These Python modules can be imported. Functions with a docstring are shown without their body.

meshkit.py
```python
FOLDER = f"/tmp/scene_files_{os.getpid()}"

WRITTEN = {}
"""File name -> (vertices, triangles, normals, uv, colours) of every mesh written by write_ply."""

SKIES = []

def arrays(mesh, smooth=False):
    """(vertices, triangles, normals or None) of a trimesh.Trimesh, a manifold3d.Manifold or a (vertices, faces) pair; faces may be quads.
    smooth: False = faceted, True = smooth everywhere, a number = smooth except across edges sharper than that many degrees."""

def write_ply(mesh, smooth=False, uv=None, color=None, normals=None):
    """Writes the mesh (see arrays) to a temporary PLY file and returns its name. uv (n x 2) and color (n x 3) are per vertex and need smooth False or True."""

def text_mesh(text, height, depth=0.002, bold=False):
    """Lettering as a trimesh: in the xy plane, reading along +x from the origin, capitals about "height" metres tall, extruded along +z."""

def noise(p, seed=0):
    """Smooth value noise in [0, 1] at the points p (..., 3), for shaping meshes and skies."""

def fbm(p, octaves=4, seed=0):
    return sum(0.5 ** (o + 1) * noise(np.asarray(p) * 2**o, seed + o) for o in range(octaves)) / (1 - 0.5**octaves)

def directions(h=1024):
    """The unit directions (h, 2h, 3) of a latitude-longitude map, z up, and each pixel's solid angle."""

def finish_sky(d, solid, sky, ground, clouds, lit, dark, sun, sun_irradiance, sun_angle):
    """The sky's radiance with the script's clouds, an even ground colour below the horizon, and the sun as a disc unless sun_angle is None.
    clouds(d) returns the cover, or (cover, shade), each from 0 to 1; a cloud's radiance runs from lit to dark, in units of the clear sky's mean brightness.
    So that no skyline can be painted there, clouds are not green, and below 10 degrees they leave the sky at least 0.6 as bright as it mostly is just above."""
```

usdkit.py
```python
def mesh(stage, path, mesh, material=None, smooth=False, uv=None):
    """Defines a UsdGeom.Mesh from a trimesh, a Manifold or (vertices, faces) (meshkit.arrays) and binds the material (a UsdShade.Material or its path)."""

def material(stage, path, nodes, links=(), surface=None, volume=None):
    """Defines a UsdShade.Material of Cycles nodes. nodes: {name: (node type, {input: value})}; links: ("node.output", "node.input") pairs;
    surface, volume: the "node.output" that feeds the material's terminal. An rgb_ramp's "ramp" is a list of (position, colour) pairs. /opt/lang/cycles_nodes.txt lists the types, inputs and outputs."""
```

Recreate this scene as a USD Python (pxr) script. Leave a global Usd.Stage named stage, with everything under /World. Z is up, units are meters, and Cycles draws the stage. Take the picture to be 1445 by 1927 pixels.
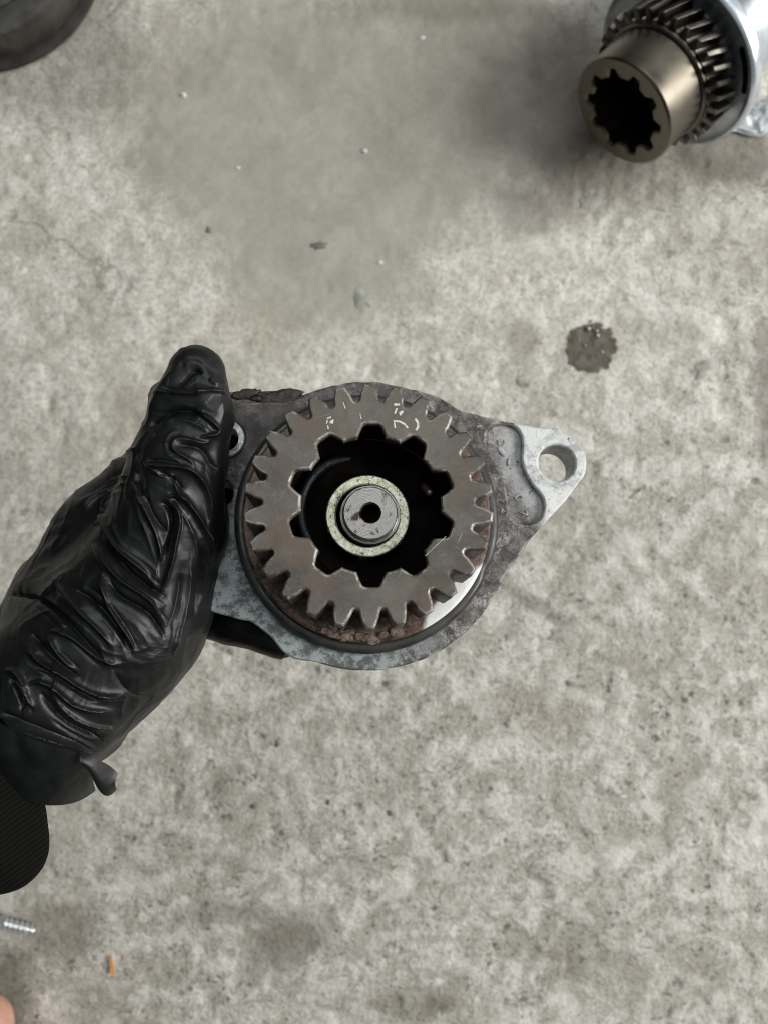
import math, random, numpy as np, trimesh, usdkit, meshkit
import manifold3d as m3
from shapely import geometry as sg, affinity, union_all
from scipy.interpolate import splprep, splev, splev
from pxr import Usd, UsdGeom, UsdLux, UsdShade, Gf, Sdf

stage = Usd.Stage.CreateInMemory()
UsdGeom.SetStageUpAxis(stage, 'Z'); UsdGeom.SetStageMetersPerUnit(stage, 1.0)
UsdGeom.Xform.Define(stage, '/World'); UsdGeom.Scope.Define(stage, '/World/Looks')
rng = np.random.default_rng(7); random.seed(7)

# ------------------------------------------------------------------ camera, light, exposure
CAM_Z = 0.50
cam = UsdGeom.Camera.Define(stage, '/World/camera')
cam.AddTranslateOp().Set(Gf.Vec3d(0, 0, CAM_Z))
cam.CreateFocalLengthAttr(5.6); cam.CreateHorizontalApertureAttr(5.6); cam.CreateVerticalApertureAttr(5.6 * 1024 / 767)
cam.CreateFStopAttr(3.0); cam.CreateFocusDistanceAttr(0.234); cam.CreateClippingRangeAttr(Gf.Vec2f(0.02, 100))
cam.CreateExposureAttr(0.82)

def rect_light(name, pos, target, w, h, inten, color):
    l = UsdLux.RectLight.Define(stage, '/World/' + name)
    l.CreateWidthAttr(w); l.CreateHeightAttr(h); l.CreateIntensityAttr(inten); l.CreateColorAttr(Gf.Vec3f(*color))
    p, t = np.array(pos, float), np.array(target, float)
    z = (p - t) / np.linalg.norm(p - t); x = np.cross([0, 1, 0.001], z); x /= np.linalg.norm(x); y = np.cross(z, x)
    m = np.eye(4); m[0, :3], m[1, :3], m[2, :3], m[3, :3] = x, y, z, p
    l.AddTransformOp().Set(Gf.Matrix4d(m.tolist()))
    return l
rect_light('door_daylight', (2.2, 0.05, 1.5), (0, 0, 0.1), 1.5, 1.3, 8.6, (1.0, 0.99, 0.965))
rect_light('ceiling_light', (0.35, 1.5, 2.7), (0, 0, 0.1), 1.6, 1.3, 2.6, (0.94, 0.98, 1.0))
rect_light('ambient_fill', (-0.4, 0.0, 3.6), (-0.4, 0.0001, 0.0), 7.0, 7.0, 0.13, (0.93, 0.98, 1.0))  # unseen wide lamp, added as ambient fill and for the metal reflections

# ------------------------------------------------------------------ helpers
def P(px, py, z):
    """the point at height z that the photograph shows at that pixel (1445 wide)"""
    d = CAM_Z - z
    return np.array([(px - 722.5) / 1445 * d, -(py - 963.5) / 1445 * d, z])
def proj(v):
    d = CAM_Z - v[:, 2]
    return np.stack([v[:, 0] / d * 1445 + 722.5, -v[:, 1] / d * 1445 + 963.5], 1)
used = {}
def fresh(path):
    n = used.get(path, 0); used[path] = n + 1
    return path if n == 0 else f'{path}_{n:03d}'
def obj(name, mesh, mat, parent=None, smooth=False):
    path = fresh((parent.GetPath().pathString if parent else '/World') + '/' + name)
    return usdkit.mesh(stage, path, mesh, mat, smooth=smooth).GetPrim()
def tag(p, label=None, cat=None, group=None, kind=None):
    for k, v in (('label', label), ('category', cat), ('group', group), ('kind', kind)):
        if v: p.SetCustomDataByKey(k, v)
    return p
def thing(name, label, cat, M=None, kind=None):
    x = UsdGeom.Xform.Define(stage, fresh('/World/' + name))
    if M is not None: x.AddTransformOp().Set(Gf.Matrix4d(np.asarray(M).T.tolist()))
    return tag(x.GetPrim(), label, cat, kind=kind)

class Ref(str): pass
class G:
    def __init__(s): s.nodes, s.links, s.k = {}, [], 0
    def n(s, kind, out, **a):
        s.k += 1; name = f'n{s.k}'; ins = {}
        for k, v in a.items():
            if isinstance(v, Ref): s.links.append((str(v), f'{name}.{k}'))
            else: ins[k] = v
        s.nodes[name] = (kind, ins)
        return Ref(f'{name}.{out}')
    def math(s, t, a, b=0.0, c=0.0, clamp=False): return s.n('math', 'value', math_type=t, value1=a, value2=b, value3=c, use_clamp=clamp)
    def mix(s, f, a, b, mode='mix'): return s.n('mix', 'color', mix_type=mode, fac=f, color1=a, color2=b)
    def mr(s, v, a, b, c=0.0, d=1.0, t='smoothstep'): return s.n('map_range', 'result', range_type=t, value=v, from_min=a, from_max=b, to_min=c, to_max=d, clamp=True)
    def pos(s): return s.n('geometry', 'position')
    def objpos(s): return s.n('texture_coordinate', 'object')
    def noise(s, v, scale, detail=3.0, rough=0.55, dist=0.0): return s.n('noise_texture', 'fac', vector=v, scale=scale, detail=detail, roughness=rough, distortion=dist)
    def scalev(s, v, sx, sy, sz): return s.n('vector_math', 'vector', math_type='multiply', vector1=v, vector2=(sx, sy, sz))
    def edge(s, radius, lo=0.02, hi=0.2):
        b = s.n('bevel', 'bevel', samples=6, radius=radius); nn = s.n('geometry', 'normal')
        d = s.n('vector_math', 'value', math_type='dot_product', vector1=b, vector2=nn)
        return s.mr(s.math('subtract', 1.0, d), lo, hi), b
    def ellipse(s, v, cx, cy, rx, ry, rot=0.0, soft=0.35, nz=None, amt=0.5):
        q = s.n('vector_math', 'vector', math_type='subtract', vector1=v, vector2=(cx, cy, 0))
        if rot: q = s.n('vector_rotate', 'vector', rotate_type='z_axis', vector=q, angle=rot)
        q = s.scalev(q, 1 / rx, 1 / ry, 0.0)
        l = s.n('vector_math', 'value', math_type='length', vector1=q)
        if nz is not None: l = s.math('add', l, s.math('multiply', s.math('subtract', nz, 0.5), amt * 2))
        return s.mr(l, 1 + soft, 1 - soft)
    def out(s, name, surface): return usdkit.material(stage, '/World/Looks/' + name, s.nodes, s.links, surface=str(surface))
def lin(r, g, b):
    return tuple(((c / 255 + 0.055) / 1.055) ** 2.4 if c > 10 else c / 255 / 12.92 for c in (r, g, b))

def plain(name, color, rough=0.5, metal=0.0, bump=0.0, bscale=800.0, spec=0.5, var=0.25, vscale=200.0, rvar=0.0, **kw):
    g = G(); p = g.pos()
    n = g.noise(p, vscale, 5, 0.6)
    c = g.mix(g.mr(n, 0.3, 0.7), tuple(x * (1 - var) for x in color), tuple(min(1, x * (1 + var)) for x in color))
    a = dict(base_color=c, metallic=metal, specular_ior_level=spec, **kw)
    a['roughness'] = g.mr(g.noise(p, vscale * 0.6, 4), 0.3, 0.7, max(.03, rough - rvar), rough + rvar) if rvar else rough
    if bump: a['normal'] = g.n('bump', 'normal', height=g.noise(p, bscale, 4), strength=bump, distance=0.0005)
    return g.out(name, g.n('principled_bsdf', 'BSDF', **a))

def tri(rings):
    """triangulates an outer ring and holes; returns points, faces"""
    f = np.asarray(m3.triangulate([np.asarray(r, float) for r in rings]))
    return np.vstack(rings), f
def inset(r, d):
    """moves a closed ring to its left side by d (inwards for a counterclockwise ring)"""
    a, b = np.roll(r, 1, 0), np.roll(r, -1, 0)
    def nrm(e):
        e = e / np.maximum(np.linalg.norm(e, axis=1, keepdims=True), 1e-12); return np.stack([-e[:, 1], e[:, 0]], 1)
    n1, n2 = nrm(r - a), nrm(b - r)
    m = n1 + n2; m /= np.maximum((m * m).sum(1, keepdims=True), 0.4) / 2
    return r + m * d
def orient(r, ccw=True):
    r = np.asarray(r, float)
    A = (r[:, 0] * np.roll(r[:, 1], -1) - np.roll(r[:, 0], -1) * r[:, 1]).sum()
    return r if (A > 0) == ccw else r[::-1]
def prism(outer, holes, z0, z1, ch=0.0003, jit=None):
    """extruded outline with chamfered top and bottom edges"""
    rings = [orient(outer)] + [orient(h, False) for h in holes]
    ins = [inset(r, ch) for r in rings]
    vs, fs, o = [], [], 0
    pt, ft = tri(ins)
    for z, flip in ((z1, False), (z0, True)):
        vs.append(np.c_[pt, np.full(len(pt), z)]); fs.append((ft[:, ::-1] if flip else ft) + o); o += len(pt)
    for r, i in zip(rings, ins):
        n = len(r); k = np.arange(n); k2 = (k + 1) % n
        lay = [(i, z0), (r, z0 + ch), (r, z1 - ch), (i, z1)]
        for a in range(3):
            A, B = lay[a], lay[a + 1]
            vs.append(np.vstack([np.c_[A[0], np.full(n, A[1])], np.c_[B[0], np.full(n, B[1])]]))
            fs.append(np.vstack([np.c_[k, k2, k2 + n], np.c_[k, k2 + n, k + n]]) + o); o += 2 * n
    return trimesh.Trimesh(np.vstack(vs), np.vstack(fs), process=False)
def circle(cx, cy, r, n=96):
    t = np.arange(n) * 2 * np.pi / n
    return np.c_[cx + r * np.cos(t), cy + r * np.sin(t)]
def lathe(prof, n=96, closed=True):
    """profile of (radius, z) turned about z; outside on the right of the direction of travel"""
    p = np.asarray(prof, float); t = np.arange(n) * 2 * np.pi / n; m = len(p)
    v = np.stack([p[:, None, 0] * np.cos(t), p[:, None, 0] * np.sin(t), np.repeat(p[:, None, 1], n, 1)], -1).reshape(-1, 3)
    f = []
    for i in range(m if closed else m - 1):
        j = (i + 1) % m; k = np.arange(n); k2 = (k + 1) % n
        f += [np.c_[i * n + k, i * n + k2, j * n + k2], np.c_[i * n + k, j * n + k2, j * n + k]]
    t_ = trimesh.Trimesh(v, np.vstack(f), process=False)
    if t_.volume < 0: t_.invert()
    return t_
def torus(R, r, z, n=128, m=20):
    a = np.arange(m) * 2 * np.pi / m
    return lathe(np.c_[R + r * np.cos(a), z + r * np.sin(a)], n)
def gear_ring(N, rr, rt, phase, wr=0.56, wt=0.26, seg=6):
    """spur outline: root radius rr, tip radius rt, tooth widths (fraction of pitch) at root and tip, curved flanks and rounded roots"""
    pts, pit = [], 2 * np.pi / N
    for i in range(N):
        c = phase + i * pit
        prof = []
        for u in np.linspace(0, 1, seg):
            w = (wr + (wt - wr) * (0.35 * u + 0.65 * u ** 1.5)) * pit / 2
            prof.append((rr + (rt - rr) * (0.10 + 0.90 * u), w))
        pts += [(r, c - w) for r, w in prof]
        pts += [(rt, c)]
        pts += [(r, c + w) for r, w in prof[::-1]]
        for q in (0.22, 0.5, 0.78):                       # rounded root
            a0, a1 = c + wr * pit / 2, c + pit - wr * pit / 2
            pts.append((rr - (rt - rr) * 0.02 * math.sin(q * math.pi), a0 + (a1 - a0) * q))
    pts = np.array(pts)
    return np.c_[pts[:, 0] * np.cos(pts[:, 1]), pts[:, 0] * np.sin(pts[:, 1])]
def spline_bore(N, rmin, rmax, phase, wb, wt):
    """internal spline: slots from rmin to rmax, widths wb at the bore and wt at the bottom"""
    pts = []
    for i in range(N):
        c = phase + i * 2 * np.pi / N; u = np.array([math.cos(c), math.sin(c)]); s = np.array([-u[1], u[0]])
        b = math.sqrt(rmin ** 2 - (wb / 2) ** 2); R = rmax
        pts += [u * b - s * wb / 2, u * (b + 0.55 * (R - b)) - s * (wt * .56), u * (R - 0.10 * (R - b)) - s * wt * .44, u * R - s * wt * .30,
                u * R + s * wt * .30, u * (R - 0.10 * (R - b)) + s * wt * .44, u * (b + 0.55 * (R - b)) + s * (wt * .56), u * b + s * wb / 2]
        a0 = c + math.asin(wb / 2 / rmin); a1 = c + 2 * np.pi / N - math.asin(wb / 2 / rmin)
        for q in (0.25, 0.5, 0.75):
            a = a0 + (a1 - a0) * q; pts.append(np.array([math.cos(a), math.sin(a)]) * rmin)
    return np.array(pts)
def smooth_ring(pts, n=160, s=0.0):
    p = np.asarray(pts, float)
    tck, _ = splprep([np.r_[p[:, 0], p[0, 0]], np.r_[p[:, 1], p[0, 1]]], s=s, per=True)
    return np.array(splev(np.linspace(0, 1, n, endpoint=False), tck)).T
def surface_net(F, lo, h):
    """isosurface F=0 (inside negative) of a grid of samples, as quads"""
    S = F < 0
    nx, ny, nz = F.shape
    c = np.zeros((nx - 1, ny - 1, nz - 1), np.int8)
    for a, b, d in np.ndindex(2, 2, 2): c += S[a:nx - 1 + a, b:ny - 1 + b, d:nz - 1 + d]
    cell = (c > 0) & (c < 8)
    idx = -np.ones(cell.shape, int); ijk = np.argwhere(cell); idx[cell] = np.arange(len(ijk))
    acc, cnt = np.zeros((len(ijk), 3)), np.zeros(len(ijk))
    corners = list(np.ndindex(2, 2, 2))
    for A in corners:
        for ax in range(3):
            if A[ax]: continue
            B = list(A); B[ax] = 1
            fa = F[tuple((ijk + A).T)]; fb = F[tuple((ijk + B).T)]
            cr = (fa < 0) != (fb < 0)
            t = np.where(cr, fa / np.where(cr, fa - fb, 1), 0)
            pt = np.array(A, float)[None] + np.zeros((len(ijk), 3)); pt[:, ax] = t
            acc[cr] += pt[cr]; cnt[cr] += 1
    v = lo + (ijk + acc / np.maximum(cnt, 1)[:, None]) * h
    q = []
    for ax in range(3):
        b, d = (ax + 1) % 3, (ax + 2) % 3
        sl0 = [slice(None)] * 3; sl1 = [slice(None)] * 3; sl0[ax] = slice(0, -1); sl1[ax] = slice(1, None)
        cr = S[tuple(sl0)] != S[tuple(sl1)]
        e = np.argwhere(cr); e = e[(e[:, b] > 0) & (e[:, d] > 0) & (e[:, b] < F.shape[b] - 1) & (e[:, d] < F.shape[d] - 1)]
        ins = S[tuple(e.T)]
        o = []
        for db, dd in ((-1, -1), (0, -1), (0, 0), (-1, 0)):
            k = e.copy(); k[:, b] += db; k[:, d] += dd; o.append(idx[tuple(k.T)])
        o = np.stack(o, 1); o[~ins] = o[~ins][:, ::-1]; q.append(o)
    q = np.vstack(q)
    return trimesh.Trimesh(v, np.vstack([q[:, [0, 1, 2]], q[:, [0, 2, 3]]]), process=True)
def round_cones(cones, h, pad=0.012, k=0.006):
    """smooth union of round cones (p, r, q, s) sampled on a grid"""
    A = np.array([c[0] for c in cones] + [c[2] for c in cones]); R = max(max(c[1], c[3]) for c in cones)
    lo, hi = A.min(0) - R - pad, A.max(0) + R + pad
    n = np.ceil((hi - lo) / h).astype(int) + 1
    X = np.stack(np.meshgrid(*[lo[i] + np.arange(n[i]) * h for i in range(3)], indexing='ij'), -1).astype(np.float32)
    F = None
    for p, r, q, s, *kk in cones:
        k_ = kk[0] if kk else k
        d = (np.asarray(q) - p).astype(np.float32); L = float(d @ d)
        t = np.clip(((X - np.asarray(p, np.float32)) @ d) / max(L, 1e-9), 0, 1)
        D = np.linalg.norm(X - np.asarray(p, np.float32) - t[..., None] * d, axis=-1) - (r + (s - r) * t)
        if F is None: F = D
        else:
            hh = np.maximum(k_ - np.abs(F - D), 0) / k_
            F = np.minimum(F, D) - hh * hh * k_ * 0.25
    return surface_net(F, lo, h)

# ------------------------------------------------------------------ floor (setting)
def px_floor(px, py): return P(px, py, 0)[:2]
def floor_look():
    g = G(); p = g.pos()
    big = g.noise(p, 9.0, 4, 0.6); med = g.noise(p, 55.0, 5, 0.65, 0.4); fine = g.noise(p, 330.0, 5, 0.7); grit = g.noise(p, 900.0, 3, 0.6)
    warp = g.noise(p, 14.0, 6, 0.68, 1.2); warp2 = g.noise(p, 75.0, 5, 0.7, 0.8)
    wz = g.math('add', g.math('multiply', warp, 0.6), g.math('multiply', warp2, 0.4))
    def el(px, py, rx, ry, rot=0.0, soft=0.35, amt=0.45):
        c = px_floor(px, py); k = CAM_Z / 1445
        return g.ellipse(p, c[0], c[1], rx * k, ry * k, rot, soft, wz, amt)
    smooth_m = g.math('maximum', g.math('maximum', el(590, 240, 370, 270, 0.1, 0.22, 0.5), el(600, 470, 190, 160, 0.2, 0.3, 0.6)), el(830, 170, 270, 260, 0, 0.45, 0.6))
    light = lin(220, 217, 207); mid = lin(184, 180, 168); dark = lin(98, 95, 86)
    c = g.mix(g.mr(med, 0.34, 0.66), mid, light)
    c = g.mix(g.math('multiply', g.mr(big, 0.42, 0.66), 0.45), c, lin(170, 164, 150))
    c = g.mix(g.math('multiply', g.mr(fine, 0.56, 0.36), 0.55), c, lin(146, 142, 131))
    sx = g.n('separate_xyz', 'x', vector=p); sy = Ref(sx.split('.')[0] + '.y')
    openw = g.mr(g.math('add', g.math('subtract', g.math('multiply', sx, 0.7), sy), g.math('multiply', g.math('subtract', big, 0.5), 0.5)), -0.16, 0.20)
    rough_k0 = g.math('multiply', g.math('subtract', 1.0, g.math('multiply', smooth_m, 0.85)), g.math('add', 0.35, g.math('multiply', openw, 0.9)))
    # the darker sand grains and pits
    for sc, thr, col, amt in ((190.0, 0.30, lin(78, 83, 79), 0.85), (340.0, 0.36, lin(94, 92, 82), 0.8), (105.0, 0.20, lin(66, 76, 76), 0.85)):
        vv = g.n('vector_math', 'vector', math_type='add', vector1=p, vector2=g.scalev(g.n('noise_texture', 'color', vector=p, scale=230.0, detail=3.0), .008, .008, .008))
        vo = g.k + 1
        d = g.n('voronoi_texture', 'distance', vector=vv, scale=sc); cl = Ref(d.split('.')[0] + '.color')
        rnd = g.n('separate_color', 'r', color=cl)
        spot = g.math('multiply', g.mr(d, thr + 0.12, thr - 0.05), g.mr(rnd, 0.70, 0.90))
        c = g.mix(g.math('multiply', g.math('multiply', spot, amt), g.math('multiply', g.mr(g.noise(p, 30.0, 3, 0.6), 0.36, 0.60, 0.3, 1.0), g.math('add', 0.35, g.math('multiply', openw, 0.8)))), c, col)
    c = g.mix(g.math('multiply', g.mr(grit, 0.62, 0.40), g.math('multiply', rough_k0, 0.30)), c, lin(128, 125, 116))
    c = g.mix(g.math('multiply', g.mr(grit, 0.56, 0.68), g.math('multiply', rough_k0, 0.35)), c, lin(236, 234, 226))
    ck = g.n('voronoi_texture', 'distance', feature='distance_to_edge', scale=6.0, vector=g.n('vector_math', 'vector', math_type='add', vector1=p, vector2=g.scalev(g.n('noise_texture', 'color', vector=p, scale=30.0, detail=5.0, roughness=0.7), .035, .035, .035)))
    c = g.mix(g.math('multiply', g.mr(ck, 0.010, 0.002), g.math('multiply', g.mr(g.noise(p, 11.0, 3), 0.50, 0.60), 0.5)), c, lin(104, 100, 90))
    c = g.mix(g.math('multiply', g.math('multiply', openw, g.mr(med, 0.45, 0.62)), 0.4), c, lin(234, 232, 224))  # whiter towards the lower right, the brighter light there painted into the concrete
    # the pale crust crumbs
    d = g.n('voronoi_texture', 'distance', vector=p, scale=95.0); cl = Ref(d.split('.')[0] + '.color')
    c = g.mix(g.math('multiply', g.mr(d, 0.38, 0.2), g.math('multiply', g.mr(g.n('separate_color', 'g', color=cl), 0.78, 0.9), 0.5)), c, lin(232, 230, 222))
    # the trowelled, worn patch is greyer and much plainer
    plainc = g.mix(g.mr(g.noise(p, 24.0, 6, 0.66, 0.6), 0.3, 0.7), lin(143, 140, 127), lin(163, 160, 148))
    plainc = g.mix(g.math('multiply', g.mr(fine, 0.6, 0.4), 0.12), plainc, lin(118, 114, 104))
    c = g.mix(g.math('multiply', g.mr(g.noise(p, 13.0, 5, 0.62, 0.8), 0.50, 0.64), 0.36), c, lin(150, 144, 131))
    c = g.mix(g.math('multiply', g.mr(g.noise(p, 17.0, 6, 0.7, 0.5), 0.54, 0.68), 0.45), c, lin(230, 228, 220))
    c = g.mix(g.math('multiply', g.math('multiply', smooth_m, g.mr(fine, 0.30, 0.50, 0.72, 1.0)), 0.86), c, plainc)
    # oil stains, and the soft shadow painted round the corner ring housing
    brown = lin(98, 90, 80)
    for a, am, col in (((1090, 210, 95, 170, 0.2, 0.4, 0.6), 0.62, lin(96, 87, 75)), ((1050, 110, 75, 100, 0, 0.45, 0.6), 0.42, lin(92, 84, 73)), ((980, 400, 60, 45, 0.3, 0.5, 0.5), 0.5, lin(104, 99, 91)),
                       ((1370, 290, 110, 55, 0.2, 0.4, 0.6), 0.75, lin(94, 86, 76)), ((1090, 330, 120, 80, -0.3, 0.5, 0.6), 0.5, lin(112, 105, 96)), ((1240, 330, 120, 70, 0, 0.5, 0.6), 0.4, lin(104, 98, 88)),
                       ((1440, 730, 22, 120, 0, 0.6, 0.6), 0.5, lin(108, 92, 86)), ((985, 645, 30, 40, 0, 0.5, 0.6), 0.5, lin(118, 110, 92)),
                       ((545, 1770, 80, 55, -0.5, 0.4, 0.8), 0.65, lin(116, 111, 100)), ((410, 1720, 90, 22, 0, 0.5, 0.8), 0.5, lin(120, 115, 104)), ((1080, 1790, 90, 60, 0, 0.5, 0.8), 0.4, lin(126, 120, 106)),
                       ((780, 1890, 80, 35, 0, 0.5, 0.8), 0.55, lin(116, 109, 94)), ((110, 1760, 80, 60, 0, 0.5, 0.7), 0.55, lin(116, 110, 97)), ((10, 1880, 50, 100, 0, 0.5, 0.6), 0.7, lin(92, 88, 72)),
                       ((70, 60, 210, 150, 0.6, 0.3, 0.25), 0.5, lin(92, 90, 80)), ((850, 10, 180, 30, 0, 0.6, 0.6), 0.5, lin(108, 104, 92)), ((470, 620, 80, 40, 0.2, 0.6, 0.6), 0.35, lin(150, 138, 118)),  # first entry: shadow of the ring housing, painted into the floor colour
                       ((250, 790, 50, 60, 0.4, 0.5, 0.6), 0.4, lin(142, 134, 118)), ((1010, 1340, 110, 45, 0.2, 0.6, 0.8), 0.35, lin(136, 126, 110)), ((1010, 1140, 70, 14, 0.5, 0.6, 0.8), 0.5, lin(112, 108, 100))):
        c = g.mix(g.math('multiply', el(*a), am), c, col)
    wet = el(1090, 210, 100, 170, 0.2, 0.4, 0.5)
    rough_k = g.math('multiply', g.math('subtract', 1.0, g.math('multiply', smooth_m, 0.8)), g.math('add', 0.5, g.math('multiply', openw, 0.8)))
    hgt = g.math('add', g.math('multiply', fine, 0.6), g.math('add', g.math('multiply', grit, 0.25), g.math('multiply', med, 0.7)))
    nrm = g.n('bump', 'normal', height=g.math('multiply', hgt, rough_k), strength=0.95, distance=0.0026)
    b = g.n('principled_bsdf', 'BSDF', base_color=c, roughness=g.math('subtract', 0.85, g.math('multiply', wet, 0.3)), specular_ior_level=0.35, normal=nrm)
    return g.out('concrete', b)
M_floor = floor_look()
floor = thing('floor', 'stained worn concrete workshop floor', None, kind='structure')
def axis(lim, step, far):
    a = np.arange(-lim, lim + step / 2, step); ext = lim + np.geomspace(0.01, far - lim, 22)
    return np.r_[-ext[::-1], a, ext]
gx, gy = axis(0.33, 0.0016, 2.5), axis(0.42, 0.0016, 2.5)
X, Y = np.meshgrid(gx, gy, indexing='ij')
pts = np.stack([X, Y, np.zeros_like(X)], -1)
def floor_relief(x, y):
    q = np.stack([x, y, np.zeros_like(x)], -1)
    c1 = px_floor(560, 330)
    m = np.clip(1.5 - np.hypot((x - c1[0]) / 0.115, (y - c1[1]) / 0.11), 0, 1)
    k = 1 - 0.75 * m
    z = (meshkit.fbm(q * 25, 3, 3) - 0.5) * 0.0016 + (meshkit.fbm(q * 160, 3, 5) - 0.5) * 0.0016 * k
    pit = np.clip(meshkit.noise(q * 110, 9) - 0.74, 0, 1) * 0.004 * k
    return z - pit
Z = floor_relief(X, Y)
pts[..., 2] = Z
I = np.arange(X.size).reshape(X.shape)
quads = np.stack([I[:-1, :-1], I[1:, :-1], I[1:, 1:], I[:-1, 1:]], -1).reshape(-1, 4)
obj('slab', (pts.reshape(-1, 3), quads), M_floor, floor, smooth=True)
stone_looks = [plain('stone_' + n, lin(*c), 0.7, bump=0.5, bscale=500, var=0.2, vscale=120) for n, c in (('blue', (150, 150, 142)), ('grey', (164, 160, 150)), ('dark', (108, 111, 105)), ('sand', (166, 158, 142)))]
def blob(rx, ry, n=14, jag=0.22, seed=0):
    r = np.random.default_rng(seed); t = np.arange(n) * 2 * np.pi / n
    s = 1 + jag * (r.random(n) - 0.5) * 2
    return np.c_[rx * s * np.cos(t), ry * s * np.sin(t)]
def flat_stone(px, py, rx, ry, rot, look, seed, hgt=0.0002):
    k = CAM_Z / 1445; c = px_floor(px, py)
    ring = blob(rx * k * 0.9, ry * k * 0.9, 15, 0.34, seed)
    ca, sa = math.cos(rot), math.sin(rot); ring = ring @ np.array([[ca, sa], [-sa, ca]]) + c
    z = float(floor_relief(np.array([c[0]]), np.array([c[1]]))[0])
    n = len(ring); ctr = ring.mean(0)
    in1 = ctr + (ring - ctr) * 0.8
    v = np.vstack([np.c_[ring, np.full(n, z - 0.002)], np.c_[in1, np.full(n, z + hgt * .75)], [[*ctr, z + hgt]]])
    kk = np.arange(n); k2 = (kk + 1) % n
    f = np.vstack([np.c_[kk, k2, k2 + n], np.c_[kk, k2 + n, kk + n], np.c_[kk + n, k2 + n, np.full(n, 2 * n)]])
    obj('stone', (v, f), stone_looks[look], floor, smooth=True)
for i, s in enumerate([(686, 560, 26, 24, 0.2, 0), (600, 462, 22, 10, 0.1, 2), (393, 432, 9, 9, 0, 2), (1108, 378, 30, 24, 0.5, 0), (1222, 352, 18, 18, 0, 0), (1322, 694, 26, 24, 0.4, 0), (977, 712, 18, 16, 0, 0),
                       (1360, 352, 26, 18, 0.2, 1), (844, 1612, 14, 24, 0.1, 1), (1020, 1502, 9, 9, 0, 1), (1290, 1490, 26, 18, 0.4, 1), (1050, 1193, 28, 16, 0.3, 0),
                       (1195, 935, 20, 12, 0.5, 1), (522, 1400, 6, 9, 0, 2), (478, 1518, 9, 7, 0.4, 2), (618, 1510, 7, 8, 0.3, 2), (734, 1530, 8, 9, 0, 2)]):
    flat_stone(*s, seed=i)

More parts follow.
